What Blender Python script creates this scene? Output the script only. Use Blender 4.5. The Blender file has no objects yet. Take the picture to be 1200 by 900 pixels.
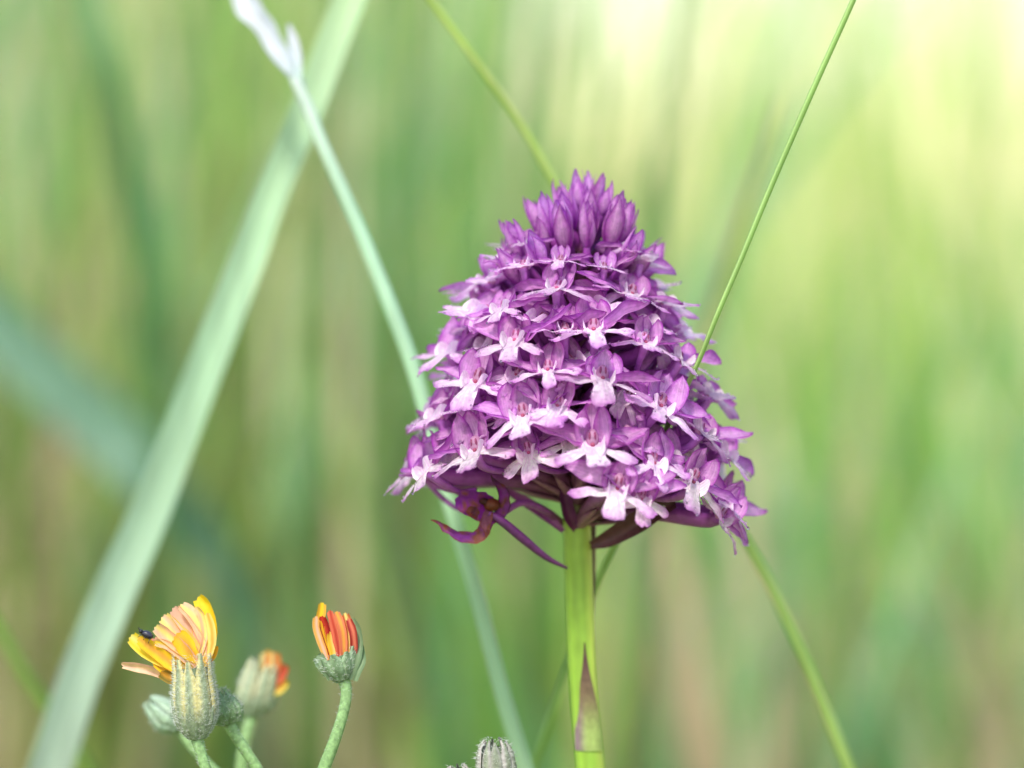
import bpy, bmesh, math, random
import numpy as np
from mathutils import Vector, Matrix, noise
R = math.radians
random.seed(7); rng = np.random.default_rng(7)
scene = bpy.context.scene
col = scene.collection

# ------------------------------------------------------------------ camera
CAM_Y, CAM_Z, PITCH = -0.400, 0.335, R(2.2)
LENS, SENSOR = 100.0, 36.0
FOCUS = 0.3855
cam_d = bpy.data.cameras.new('camera'); cam = bpy.data.objects.new('camera', cam_d); col.objects.link(cam)
cam.location = (0, CAM_Y, CAM_Z); cam.rotation_euler = (R(90) - PITCH, 0, 0)
cam_d.lens = LENS; cam_d.sensor_width = SENSOR; cam_d.clip_start = 0.01; cam_d.clip_end = 3000
cam_d.dof.use_dof = True; cam_d.dof.focus_distance = FOCUS; cam_d.dof.aperture_fstop = 7.5
scene.camera = cam

# ------------------------------------------------------------------ light
SUN_EL, SUN_AZ = R(50), R(200)        # azimuth clockwise from +Y
w = bpy.data.worlds.new('World'); scene.world = w; w.use_nodes = True
nt = w.node_tree; bg = nt.nodes['Background']
sky = nt.nodes.new('ShaderNodeTexSky'); sky.sky_type = 'NISHITA'; sky.sun_disc = False
sky.sun_elevation = SUN_EL; sky.sun_rotation = SUN_AZ; sky.dust_density = 1.0; sky.air_density = 1.8; sky.ozone_density = 1.0
nt.links.new(sky.outputs[0], bg.inputs[0]); bg.inputs[1].default_value = 0.14
sun_d = bpy.data.lights.new('sun', 'SUN'); sun = bpy.data.objects.new('sun', sun_d); col.objects.link(sun)
sun_d.energy = 2.5; sun_d.angle = R(8); sun_d.color = (1.0, 0.94, 0.82)
sd = Vector((math.sin(SUN_AZ) * math.cos(SUN_EL), math.cos(SUN_AZ) * math.cos(SUN_EL), math.sin(SUN_EL)))
sun.rotation_euler = sd.to_track_quat('Z', 'Y').to_euler()
vs = scene.view_settings
vs.view_transform = 'Standard'; vs.look = 'None'; vs.exposure = 0.82; vs.gamma = 1.0; vs.use_curve_mapping = False
scene.cycles.debug_use_spatial_splits = True; scene.cycles.adaptive_threshold = 0.02; scene.cycles.adaptive_min_samples = 24
scene.cycles.max_bounces = 6; scene.cycles.transmission_bounces = 6; scene.cycles.diffuse_bounces = 3; scene.cycles.glossy_bounces = 2

# ------------------------------------------------------------------ helpers
FW = Vector((0, math.cos(PITCH), -math.sin(PITCH))); UP = Vector((0, math.sin(PITCH), math.cos(PITCH))); RT = Vector((1, 0, 0))
CAMP = Vector((0, CAM_Y, CAM_Z)); K = SENSOR / LENS / 1200.0
def at(x, y, t):
    return CAMP + t * (FW + RT * ((x - 600) * K) + UP * ((450 - y) * K))
def lin(r, g, b):
    f = lambda c: (c / 255 / 12.92) if c / 255 <= 0.04045 else ((c / 255 + 0.055) / 1.055) ** 2.4
    return (f(r), f(g), f(b))
def mixc(a, b, t):
    t = max(0.0, min(1.0, t)); return tuple(a[i] * (1 - t) + b[i] * t for i in range(3))
def sstep(a, b, x):
    t = max(0.0, min(1.0, (x - a) / (b - a))); return t * t * (3 - 2 * t)
def tag(o, label=None, cat=None, group=None, kind=None):
    if label: o['label'] = label
    if cat: o['category'] = cat
    if group: o['group'] = group
    if kind: o['kind'] = kind
    return o
def empty(name, loc=(0, 0, 0), parent=None):
    o = bpy.data.objects.new(name, None); col.objects.link(o); o.location = loc; o.parent = parent
    o.empty_display_size = 0.002
    return o
def mesh_data(name, verts, faces, cols, mat, smooth=True, sheet=None):
    me = bpy.data.meshes.new(name); me.from_pydata([tuple(v) for v in verts], [], faces); me.update()
    if smooth: me.polygons.foreach_set('use_smooth', [True] * len(me.polygons))
    if cols is not None:
        a = me.color_attributes.new('col', 'FLOAT_COLOR', 'POINT')
        buf = np.ones((len(verts), 4), np.float32); buf[:, :3] = np.array(cols, np.float32).reshape(-1, 3)
        a.data.foreach_set('color', buf.ravel())
    if sheet:
        b = me.attributes.new('sheet', 'FLOAT_VECTOR', 'POINT'); b.data.foreach_set('vector', np.array(sheet, np.float32).ravel())
    me.materials.append(mat); return me
def link(name, me, parent=None, loc=None):
    o = bpy.data.objects.new(name, me); col.objects.link(o); o.parent = parent
    if loc is not None: o.location = loc
    return o
def catmull(pts, n):
    pts = [Vector(p) for p in pts]; P = [pts[0] * 2 - pts[1]] + pts + [pts[-1] * 2 - pts[-2]]
    out = []; m = len(pts) - 1
    for k in range(n):
        s = k / (n - 1) * m; i = min(int(s), m - 1); f = s - i
        a, b, c, d = P[i], P[i + 1], P[i + 2], P[i + 3]
        out.append(0.5 * ((2 * b) + (c - a) * f + (2 * a - 5 * b + 4 * c - d) * f * f + (3 * b - a - 3 * c + d) * f ** 3))
    return out
def interp(vals, n):
    return list(np.interp(np.linspace(0, 1, n), np.linspace(0, 1, len(vals)), vals))
class MB:
    def __init__(s): s.v = []; s.f = []; s.c = []; s.t = {}
    def tube(s, path, radii, n=8, cf=None, cap=True, flat=1.0):
        b = len(s.v); m = len(path); ref = None
        for i, p in enumerate(path):
            d = (path[min(i + 1, m - 1)] - path[max(i - 1, 0)]).normalized()
            if ref is None:
                ref = Vector((1, 0, 0)) if abs(d.x) < 0.9 else Vector((0, 1, 0))
            a = (ref - d * ref.dot(d)).normalized(); ref = a; c = d.cross(a)
            for k in range(n):
                th = 2 * math.pi * k / n
                q = p + (a * math.cos(th) + c * math.sin(th) * flat) * radii[i]
                s.v.append(q); s.c.append(cf(i / (m - 1), th) if cf else (1, 1, 1))
        for i in range(m - 1):
            for k in range(n):
                s.f.append((b + i * n + k, b + i * n + (k + 1) % n, b + (i + 1) * n + (k + 1) % n, b + (i + 1) * n + k))
        if cap:
            s.f.append(tuple(b + k for k in reversed(range(n)))); s.f.append(tuple(b + (m - 1) * n + k for k in range(n)))
        return s
    def grid(s, fn, nu, nv, cf=None):
        b = len(s.v)
        for j in range(nv):
            for i in range(nu):
                u, v = i / (nu - 1), j / (nv - 1)
                s.t[len(s.v)] = (u, v, b * .37); s.v.append(Vector(fn(u, v))); s.c.append(cf(u, v) if cf else (1, 1, 1))
        for j in range(nv - 1):
            for i in range(nu - 1):
                a = b + j * nu + i; s.f.append((a, a + 1, a + nu + 1, a + nu))
        return s
    def ball(s, c, rx, ry, rz, nu=10, nv=7, colr=(1, 1, 1), M=None):
        b = len(s.v); c = Vector(c)
        for j in range(nv + 1):
            ph = math.pi * j / nv
            for i in range(nu):
                th = 2 * math.pi * i / nu
                q = Vector((rx * math.sin(ph) * math.cos(th), ry * math.sin(ph) * math.sin(th), rz * math.cos(ph)))
                if M: q = M @ q
                s.v.append(c + q); s.c.append(colr)
        for j in range(nv):
            for i in range(nu):
                s.f.append((b + j * nu + i, b + (j + 1) * nu + i, b + (j + 1) * nu + (i + 1) % nu, b + j * nu + (i + 1) % nu))
        return s
    def data(s, name, mat, scale=1.0, smooth=True):
        return mesh_data(name, [v * scale for v in s.v], s.f, s.c, mat, smooth, [s.t.get(i, (0, 0, 0)) for i in range(len(s.v))] if s.t else None)
    def build(s, name, mat, parent=None, scale=1.0, smooth=True):
        return link(name, s.data(name, mat, scale, smooth), parent)

# ------------------------------------------------------------------ materials
def leafy(name, rough=0.5, spec=0.4, transl=0.35, noise_scale=900, noise_amt=0.25, bump=0.0, bump_scale=4000, tsat=1.15, tval=1.1, stretch=(1, 1, 1), sheen=0.0, coords='Object'):
    m = bpy.data.materials.new(name); m.use_nodes = True; t = m.node_tree; N = t.nodes; L = t.links
    p = N['Principled BSDF']; out = N['Material Output']
    a = N.new('ShaderNodeAttribute'); a.attribute_name = 'col'
    tc = N.new('ShaderNodeTexCoord'); mp = N.new('ShaderNodeMapping'); mp.inputs['Scale'].default_value = stretch
    L.new(tc.outputs[coords], mp.inputs[0])
    nz = N.new('ShaderNodeTexNoise'); nz.inputs['Scale'].default_value = noise_scale; nz.inputs['Detail'].default_value = 3
    L.new(mp.outputs[0], nz.inputs['Vector'])
    mr = N.new('ShaderNodeMapRange'); mr.inputs['From Min'].default_value = 0.3; mr.inputs['From Max'].default_value = 0.7
    mr.inputs['To Min'].default_value = 1 - noise_amt; mr.inputs['To Max'].default_value = 1 + noise_amt
    L.new(nz.outputs['Fac'], mr.inputs['Value'])
    hv = N.new('ShaderNodeHueSaturation'); L.new(a.outputs['Color'], hv.inputs['Color'])
    if noise_amt: L.new(mr.outputs[0], hv.inputs['Value'])
    L.new(hv.outputs[0], p.inputs['Base Color'])
    p.inputs['Roughness'].default_value = rough; p.inputs['Specular IOR Level'].default_value = spec
    if sheen: p.inputs['Sheen Weight'].default_value = sheen; p.inputs['Sheen Roughness'].default_value = 0.4
    if bump:
        n2 = N.new('ShaderNodeTexNoise'); n2.inputs['Scale'].default_value = bump_scale; n2.inputs['Detail'].default_value = 2
        L.new(mp.outputs[0], n2.inputs['Vector'])
        bp = N.new('ShaderNodeBump'); bp.inputs['Strength'].default_value = bump; bp.inputs['Distance'].default_value = 0.0002
        L.new(n2.outputs['Fac'], bp.inputs['Height']); L.new(bp.outputs[0], p.inputs['Normal'])
    if transl:
        h2 = N.new('ShaderNodeHueSaturation'); h2.inputs['Saturation'].default_value = tsat; h2.inputs['Value'].default_value = tval
        L.new(hv.outputs[0], h2.inputs['Color'])
        tr = N.new('ShaderNodeBsdfTranslucent'); L.new(h2.outputs[0], tr.inputs['Color'])
        mx = N.new('ShaderNodeMixShader'); mx.inputs[0].default_value = transl
        L.new(p.outputs[0], mx.inputs[1]); L.new(tr.outputs[0], mx.inputs[2]); L.new(mx.outputs[0], out.inputs['Surface'])
    return m
M_petal = leafy('orchid_petal', 0.33, 0.55, 0.48, 1300, 0.2, 0.9, 4500, 1.1, 1.25)
def add_veins(m, amt, freq):
    t = m.node_tree; N = t.nodes; L = t.links; hv = next(n for n in N if n.type == 'HUE_SAT' and not n.inputs['Color'].links[0].from_node.type == 'HUE_SAT')
    src = hv.inputs['Color'].links[0].from_socket
    a = N.new('ShaderNodeAttribute'); a.attribute_name = 'sheet'
    mp = N.new('ShaderNodeMapping'); mp.inputs['Scale'].default_value = (freq, 1.3, 1); L.new(a.outputs['Vector'], mp.inputs[0])
    nz = N.new('ShaderNodeTexNoise'); nz.inputs['Scale'].default_value = 1.0; nz.inputs['Detail'].default_value = 2; L.new(mp.outputs[0], nz.inputs['Vector'])
    mr = N.new('ShaderNodeMapRange'); mr.inputs['From Min'].default_value = .35; mr.inputs['From Max'].default_value = .62; mr.inputs['To Min'].default_value = amt; mr.inputs['To Max'].default_value = 0
    L.new(nz.outputs['Fac'], mr.inputs['Value'])
    mx = N.new('ShaderNodeMix'); mx.data_type = 'RGBA'; mx.blend_type = 'MULTIPLY'; L.new(mr.outputs[0], mx.inputs[0]); L.new(src, mx.inputs[6]); mx.inputs[7].default_value = (.62, .3, .66, 1)
    L.new(mx.outputs[2], hv.inputs['Color'])
add_veins(M_petal, .42, 15)
def vary(m, lo, hi, hlo, hhi):
    t = m.node_tree; N = t.nodes; L = t.links; hv = next(n for n in N if n.type == 'HUE_SAT' and n.inputs['Value'].links)
    oi = N.new('ShaderNodeObjectInfo'); src = hv.inputs['Value'].links[0].from_socket
    mr = N.new('ShaderNodeMapRange'); mr.inputs['To Min'].default_value = lo; mr.inputs['To Max'].default_value = hi; L.new(oi.outputs['Random'], mr.inputs['Value'])
    mu = N.new('ShaderNodeMath'); mu.operation = 'MULTIPLY'; L.new(src, mu.inputs[0]); L.new(mr.outputs[0], mu.inputs[1]); L.new(mu.outputs[0], hv.inputs['Value'])
    m2 = N.new('ShaderNodeMapRange'); m2.inputs['To Min'].default_value = hlo; m2.inputs['To Max'].default_value = hhi; L.new(oi.outputs['Random'], m2.inputs['Value']); L.new(m2.outputs[0], hv.inputs['Hue'])
vary(M_petal, .84, 1.16, .512, .488)
M_tube = leafy('orchid_tube', 0.4, 0.45, 0.15, 900, 0.2, 0.2, 3000)
M_stem = leafy('orchid_stem', 0.38, 0.5, 0.0, 500, 0.16, 0.15, 2500, stretch=(1, 1, 0.12))
M_stem.node_tree.nodes['Principled BSDF'].inputs['Subsurface Weight'].default_value = 0.35
M_stem.node_tree.nodes['Principled BSDF'].inputs['Subsurface Radius'].default_value = (0.7, 1.0, 0.2)
M_stem.node_tree.nodes['Principled BSDF'].inputs['Subsurface Scale'].default_value = 0.002
M_blade = leafy('grass_blade', 0.42, 0.5, 0.35, 260, 0.14, 0.25, 1500, 1.1, 1.15, stretch=(1, 1, 0.06))
M_meadow = leafy('meadow_leaf', 0.5, 0.35, 0.42, 40, 0, 0, 1, 1.1, 1.3)
M_ligule = leafy('ligule', 0.5, 0.3, 0.35, 900, 0.12, 0.2, 2500, stretch=(1, 1, 0.2))
M_weed = leafy('hairy_weed', 0.6, 0.3, 0.12, 1800, 0.3, 0.5, 4000)
M_hair = leafy('white_hair', 0.5, 0.4, 0.4, 100, 0.05)
M_beetle = leafy('beetle_shell', 0.22, 0.6, 0.0, 900, 0.2, 0.2, 6000)
M_dew = bpy.data.materials.new('dew'); M_dew.use_nodes = True
_p = M_dew.node_tree.nodes['Principled BSDF']; _p.inputs['Base Color'].default_value = (0.98, 0.95, 1, 1); _p.inputs['Roughness'].default_value = 0.04
_p.inputs['Transmission Weight'].default_value = 1.0; _p.inputs['IOR'].default_value = 1.33
def ground_mat():
    m = bpy.data.materials.new('meadow_soil'); m.use_nodes = True; t = m.node_tree; N = t.nodes; L = t.links
    p = N['Principled BSDF']; tc = N.new('ShaderNodeTexCoord')
    n1 = N.new('ShaderNodeTexNoise'); n1.inputs['Scale'].default_value = 3.0; n1.inputs['Detail'].default_value = 8
    n2 = N.new('ShaderNodeTexNoise'); n2.inputs['Scale'].default_value = 60; n2.inputs['Detail'].default_value = 6
    L.new(tc.outputs['Object'], n1.inputs['Vector']); L.new(tc.outputs['Object'], n2.inputs['Vector'])
    r = N.new('ShaderNodeValToRGB'); e = r.color_ramp.elements
    e[0].position = 0.32; e[0].color = (*lin(112, 96, 70), 1); e[1].position = 0.62; e[1].color = (*lin(118, 140, 66), 1)
    x = e.new(0.47); x.color = (*lin(150, 140, 98), 1)
    ad = N.new('ShaderNodeMath'); ad.operation = 'ADD'; L.new(n1.outputs['Fac'], ad.inputs[0])
    ml = N.new('ShaderNodeMath'); ml.operation = 'MULTIPLY_ADD'; ml.inputs[1].default_value = 0.5; ml.inputs[2].default_value = -0.25
    L.new(n2.outputs['Fac'], ml.inputs[0]); L.new(ml.outputs[0], ad.inputs[1]); L.new(ad.outputs[0], r.inputs[0]); L.new(r.outputs[0], p.inputs['Base Color'])
    p.inputs['Roughness'].default_value = 0.9
    bp = N.new('ShaderNodeBump'); bp.inputs['Strength'].default_value = 0.6; bp.inputs['Distance'].default_value = 0.02
    L.new(n2.outputs['Fac'], bp.inputs['Height']); L.new(bp.outputs[0], p.inputs['Normal'])
    return m

# ------------------------------------------------------------------ ground and meadow
me = mesh_data('ground', [(-900, -900, 0), (900, -900, 0), (900, 900, 0), (-900, 900, 0)], [(0, 1, 2, 3)], None, ground_mat(), False)
tag(link('ground', me), 'meadow soil and dry litter under the grass', 'ground', kind='structure')

PAL = {'green': [lin(124, 170, 88), lin(136, 178, 100), lin(110, 160, 86)],
       'lime': [lin(176, 204, 108), lin(190, 212, 124), lin(164, 196, 104)],
       'teal': [lin(128, 174, 126), lin(140, 184, 140), lin(116, 164, 120)],
       'olive': [lin(138, 144, 94), lin(150, 156, 106), lin(124, 132, 84)],
       'straw': [lin(226, 222, 172), lin(234, 230, 190), lin(216, 212, 164)],
       'tan': [lin(196, 174, 150), lin(208, 188, 164), lin(180, 158, 134)]}
def grass_mass(name, label, specs, cat='grass', seed=1):
    """specs: list of (x, y, hue, height, width, lean, spread_lean, count, radius); every blade is a folded tapering strip"""
    g = np.random.default_rng(seed); V = []; F = []; C = []; base = 0; NS = 6
    for (x, y, hue, h, wd, lean, sl, cnt, rad) in specs:
        for _ in range(cnt):
            a = g.uniform(0, 2 * math.pi); rr = rad * math.sqrt(g.uniform())
            bx, by = x + rr * math.cos(a), y + rr * math.sin(a)
            hh = h * g.uniform(0.6, 1.15); ww = wd * g.uniform(0.6, 1.3)
            la = lean + g.normal() * sl; ly = g.normal() * sl
            th = g.uniform(-0.9, 0.9); cx, cy = math.cos(th), math.sin(th)
            c = np.array(PAL[hue][g.integers(0, 3)]) * g.uniform(0.8, 1.2)
            curl = g.uniform(0.3, 1.4)
            s = np.linspace(0, 1, NS)
            px = bx + hh * (la * s + la * curl * s ** 2 * 0.7); py = by + hh * (ly * s + ly * curl * s ** 2 * 0.7)
            pz = hh * (s - 0.12 * abs(la) * curl * s ** 2)
            wv = ww * 0.5 * np.minimum(1, 1.15 * (1 - s ** 2.2)) + 0.0002
            L_ = np.stack([px - cx * wv, py - cy * wv, pz], 1); R_ = np.stack([px + cx * wv, py + cy * wv, pz], 1)
            M_ = np.stack([px - cy * wv * 0.45, py + cx * wv * 0.45, pz], 1)
            V.append(np.stack([L_, M_, R_], 1).reshape(-1, 3))
            C.append(np.repeat(c[None], NS * 3, 0))
            for i in range(NS - 1):
                b = base + i * 3
                F.append((b, b + 1, b + 4, b + 3)); F.append((b + 1, b + 2, b + 5, b + 4))
            base += NS * 3
    me = mesh_data(name, np.concatenate(V), F, np.concatenate(C), M_meadow)
    return tag(link(name, me), label, cat, kind='stuff')
def spot(px, t):
    p = at(px, 450, t); return p.x, p.y
specs = []
def tuft(px, t, hue, top, wd=6, lean=0.0, sl=0.10, cnt=14, rad=0.05):
    """a tuft rooted on the ground whose blades reach to picture height top"""
    x, y = spot(px, t); h = max(0.08, at(px, top, t).z)
    specs.append((x, y, hue, h, wd / 1000, lean, sl, cnt, rad))
# even cover of the meadow, denser and greener to the left, drier and thinner to the right
g = np.random.default_rng(3)
LEFT = (('green', .30), ('teal', .16), ('olive', .18), ('lime', .18), ('straw', .09), ('tan', .09))
RIGHT = (('green', .20), ('teal', .22), ('olive', .06), ('lime', .34), ('straw', .10), ('tan', .08))
TALLR = (('straw', .62), ('lime', .38))
def pick(tab, r):
    for h, p_ in tab:
        if r < p_: return h
        r -= p_
    return tab[-1][0]
for k in range(680):
    t = 1.0 + 4.0 * g.uniform() ** 1.5; px = g.uniform(-350, 1550)
    right = sstep(470, 720, px)
    tall = g.uniform() > 0.78 * right
    hue = pick((TALLR if tall else RIGHT) if g.uniform() < right else LEFT, g.uniform())
    if tall and right > .5:
        t = 1.6 + 2.6 * g.uniform()
        if 600 < px < 810 or 1030 < px < 1230: continue
    top = g.uniform(-320, 330) if tall else (g.uniform(190, 560) if right < .5 else g.uniform(240, 600))
    tuft(px, t, hue, top, g.uniform(5, 11), g.normal() * (0.04 if tall and px > 350 else .1), (0.05 if tall and px > 350 else .12), 6, 0.07)
for k in range(170):     # a closed stand behind the left half
    px = g.uniform(-250, 520); hue = pick((('green', .32), ('olive', .14), ('lime', .32), ('teal', .06), ('straw', .16)), g.uniform())
    tuft(px, 1.8 + 3.0 * g.uniform(), hue, g.uniform(-380, 120), g.uniform(6, 11), g.normal() * .05, .07, 6, .08)
# clumps with a colour of their own: ripe, dry, dark and fresh ones
for px, t, hue, top, n_, rad in ((700, 2.2, 'straw', -100, 3, .10), (750, 2.4, 'straw', 60, 6, .08), (1085, 2.3, 'straw', -330, 16, .08), (1140, 2.6, 'lime', -330, 14, .06), (1190, 2.5, 'straw', -330, 14, .08), (1110, 2.0, 'lime', -330, 8, .05), (960, 2.6, 'straw', -260, 8, .10), (880, 2.4, 'lime', -200, 9, .08), (650, 2.3, 'straw', 20, 6, .06),
    (1010, 2.2, 'lime', -100, 9, .08), (550, 1.05, 'green', -20, 9, .015), (530, 1.5, 'green', 20, 12, .04), (560, 1.6, 'green', -100, 10, .02), (60, 2.0, 'straw', -300, 12, .05), (35, 2.2, 'lime', -300, 12, .05), (140, 2.3, 'straw', -330, 6, .04), (480, 2.2, 'lime', -300, 10, .06), (590, 1.4, 'teal', 180, 7, .04), (90, 1.0, 'tan', 235, 9, .015), (20, .95, 'tan', 650, 16, .03), (955, .98, 'tan', 420, 11, .015), (1150, .95, 'tan', 760, 16, .03),
    (435, .98, 'tan', 540, 8, .015), (75, .98, 'olive', 490, 15, .03), (20, 1.2, 'olive', 540, 12, .04), (785, 1.2, 'olive', 800, 10, .05), (740, 1.0, 'green', 700, 7, .02), (620, 1.2, 'olive', 760, 9, .04), (800, 1.0, 'teal', 560, 13, .02), (1165, 1.4, 'teal', 380, 8, .04), (840, 1.5, 'teal', 600, 18, .05), (230, 1.3, 'olive', 330, 8, .04), (370, 1.4, 'lime', 560, 8, .04)):
    tuft(px, t, hue, top, 9, g.normal() * .05, .10, n_, rad)
for k in range(300):     # the same meadow going on beyond both sides of the view
    px = g.uniform(-2400, -350) if k % 2 else g.uniform(1550, 3600)
    tuft(px, 1.0 + 4.0 * g.uniform(), pick(LEFT if k % 2 else RIGHT, g.uniform()), g.uniform(-250, 450), g.uniform(5, 11), g.normal() * .1, .12, 6, .1)
for k in range(300):     # low cover hiding the soil
    t = 1.0 + 4.5 * g.uniform(); px = g.uniform(-400, 1600)
    x, y = spot(px, t); specs.append((x, y, ['green', 'olive', 'teal', 'lime', 'tan', 'straw'][g.integers(0, 6)], 0.17, 0.007, 0, 0.3, 8, 0.14))
grass_mass('meadow_grass', 'blurred tall meadow grass filling the background', specs, seed=11)
# short turf round the foot of the orchid, below the frame
specs = []
for k in range(320):
    x, y = g.uniform(-0.5, 0.5), g.uniform(-0.75, 0.5)
    specs.append((x, y, ['green', 'olive', 'lime', 'tan'][g.integers(0, 4)], 0.12, 0.004, 0, 0.3, 6, 0.05))
grass_mass('turf', 'short turf around the foot of the orchid', specs, seed=12)

# ------------------------------------------------------------------ single grass blades and stalks
def ribbon(path, widths, cf, fold=0.25, across=5, twist=0.0, face=Vector((0, -1, 0.1))):
    mb = MB(); m = len(path)
    for i, p in enumerate(path):
        d = (path[min(i + 1, m - 1)] - path[max(i - 1, 0)]).normalized()
        side = d.cross(face).normalized(); nrm = side.cross(d).normalized()
        tw = twist * (i / (m - 1) - 0.5)
        sd_ = side * math.cos(tw) + nrm * math.sin(tw); nn = nrm * math.cos(tw) - side * math.sin(tw)
        for k in range(across):
            u = k / (across - 1) * 2 - 1
            mb.v.append(p + sd_ * (u * widths[i] / 2) - nn * (fold * widths[i] * (1 - abs(u) ** 1.5)))
            mb.c.append(cf(i / (m - 1), u))
    for i in range(m - 1):
        for k in range(across - 1):
            a = i * across + k; mb.f.append((a, a + 1, a + across + 1, a + across))
    return mb
def px_path(pts, n):
    return catmull([at(x, y, t) for x, y, t in pts], n)
def px_w(wpx, t): return wpx * K * t
def root(P, dx=0.02, dy=0.02):
    """carry a stalk from its lowest framed point down to the soil"""
    p = P[-1]; d = (P[-1] - P[-2]).normalized()
    s = p.z / max(0.3, -d.z) * 0.6
    q = p + d * min(s, 0.12); e = Vector((q.x + dx, q.y + dy, 0.0))
    return [p.lerp(q, 0.5), q, q.lerp(e, 0.5), e]

def stalk(name, label, pts, wpx, cf, mat=M_blade, dx=0.01, dy=0.01, kind='tube', group='single grass blades and stalks', fold=0.25, n=40, twist=0.0, flat=1.0):
    """pts from the tip downwards in (picture x, picture y, distance)"""
    P = px_path(pts, n); ext = root(P, dx, dy); W = interp([px_w(a, b[2]) for a, b in zip(wpx, pts)], n)
    path = P + catmull([P[-1]] + ext, 14)[1:]; W = W + [W[-1]] * 13
    if kind == 'tube':
        mb = MB().tube(path, [a / 2 for a in W], 8, cf, flat=flat)
    else:
        mb = ribbon(path, W, cf, fold, 13, twist)
    base = path[-1].copy()
    mb.v = [v - base for v in mb.v]
    o = mb.build(name, mat); o.location = base
    return tag(o, label, 'grass', group)
def streaked(cf, amt=.16, rib=.12, freq=5.0):
    def f(s, u=0):
        c = cf(s, u); k = 1 + amt * (noise.noise(Vector((u * freq, s * 6, 1.7))) + .6 * noise.noise(Vector((u * freq * 2.3, s * 14, 5.1)))) + rib * math.exp(-(u / .12) ** 2)
        return tuple(a * k for a in c)
    return f
def grad(*cs):
    def f(s, u=0):
        x = s * (len(cs) - 1); i = min(int(x), len(cs) - 2); return mixc(cs[i], cs[i + 1], x - i)
    return f
gb = grad(lin(190, 212, 164), lin(174, 204, 166), lin(172, 204, 170), lin(172, 196, 176), lin(168, 182, 168), lin(154, 174, 150))
stalk('broad_grass_blade', 'broad pale green grass blade slanting across the left side, out of focus',
      [(470, -130, .452), (409, 0, .452), (363, 120, .452), (313, 240, .453), (291, 300, .454), (233, 450, .456), (175, 600, .460), (131, 700, .463), (91, 800, .466), (59, 900, .470), (30, 990, .474)],
      [27, 38, 38, 39, 42, 43, 47, 49, 49, 50, 51], streaked(gb), kind='ribbon', fold=0.16, n=60, dx=-0.02)
cs = grad(lin(210, 222, 212), lin(186, 218, 190), lin(184, 220, 186), lin(182, 214, 176), lin(160, 196, 146))
o = stalk('grass_stalk', 'pale green straight stalk with a white withered sheath, running behind the orchid\'s left side',
      [(345, 92, .4290), (362, 130, .4280), (378, 170, .4270), (400, 220, .4260), (430, 290, .4250), (462, 370, .4240), (490, 450, .4240), (515, 550, .4240), (536, 620, .4240), (560, 700, .4240), (585, 800, .4240), (615, 900, .4240), (650, 1010, .4240)],
      [13, 16, 15, 16, 17, 18, 18, 18, 18, 18, 19, 20, 20], cs, n=60)
P = px_path([(262, -60, .4380), (282, -10, .4360), (296, 15, .4340), (318, 48, .4320), (333, 72, .4300), (346, 96, .4290), (360, 128, .4275)], 30)
wh = grad(lin(200, 204, 214), lin(214, 216, 228), lin(206, 212, 222), lin(186, 208, 198))
mb = ribbon(P, interp([px_w(q, .4320) for q in (34, 32, 27, 23, 19, 15, 12)], 30), streaked(wh, .22, -.1, 3.0), 0.45, 13, 1.5)
for i, v in enumerate(mb.v): mb.v[i] = v + noise.noise_vector(v * 220) * 0.0009 - o.location
mb.build('withered_sheath', M_blade, o)
P = px_path([(338, 28, .4315), (343, 45, .4305), (347, 66, .4298), (350, 96, .4285)], 12)
mb = ribbon(P, interp([px_w(q, .4320) for q in (4, 12, 14, 8)], 12), wh, 0.4, 5, 0.6)
mb.v = [v - o.location for v in mb.v]; mb.build('sheath_flap', M_blade, o)

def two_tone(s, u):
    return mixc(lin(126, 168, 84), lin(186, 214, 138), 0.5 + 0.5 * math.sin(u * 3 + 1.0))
stalk('thin_grass_stalk', 'thin sharp green stalk crossing in front of the orchid\'s right side',
      [(1052, -120, .383), (1000, 0, .384), (955, 100, .385), (905, 215, .386), (870, 300, .3865), (840, 370, .387), (818, 425, .389), (796, 470, .393), (773, 520, .3985), (750, 575, .405), (725, 630, .412), (697, 690, .418), (662, 790, .426), (628, 895, .434), (600, 990, .44)],
      [5, 6.5, 7, 7, 6.5, 6.5, 6, 6, 6.5, 7, 8, 9, 10, 10, 10], two_tone, n=70)
lg = grad(lin(176, 196, 96), lin(172, 194, 100), lin(150, 180, 90), lin(150, 178, 98), lin(160, 186, 104), lin(140, 176, 92))
stalk('leaning_grass_stalk', 'yellow green stalk leaning behind the orchid from upper left to lower right',
      [(470, -50, .434), (505, 0, .434), (560, 75, .434), (610, 145, .434), (650, 215, .434), (722, 340, .434), (800, 480, .434), (868, 620, .434), (910, 700, .434), (950, 790, .434), (995, 900, .434), (1040, 1000, .434)],
      [6, 7, 8, 8, 9, 10, 11, 12, 13, 14, 15, 15], lg, n=60, dx=0.02)
stalk('low_grass_stalk', 'small blurred green stalk low in the left corner behind the broad blade',
      [(-90, 560, .49), (-40, 670, .49), (0, 742, .49), (55, 828, .49), (100, 895, .49), (140, 980, .49)],
      [13, 14, 15, 15, 15, 15], grad(lin(116, 150, 62), lin(120, 152, 66)), n=30)
stalk('teal_leaf', 'broad blurred blue green leaf slanting down the far left',
      [(-160, 250, .80), (-60, 335, .80), (40, 425, .80), (120, 500, .80), (190, 575, .80), (250, 650, .83), (280, 740, .9), (290, 860, 1.0)],
      [40, 62, 72, 74, 66, 46, 26, 18], grad(lin(112, 146, 124), lin(108, 144, 122)), kind='ribbon', fold=0.12, n=40)

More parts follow.
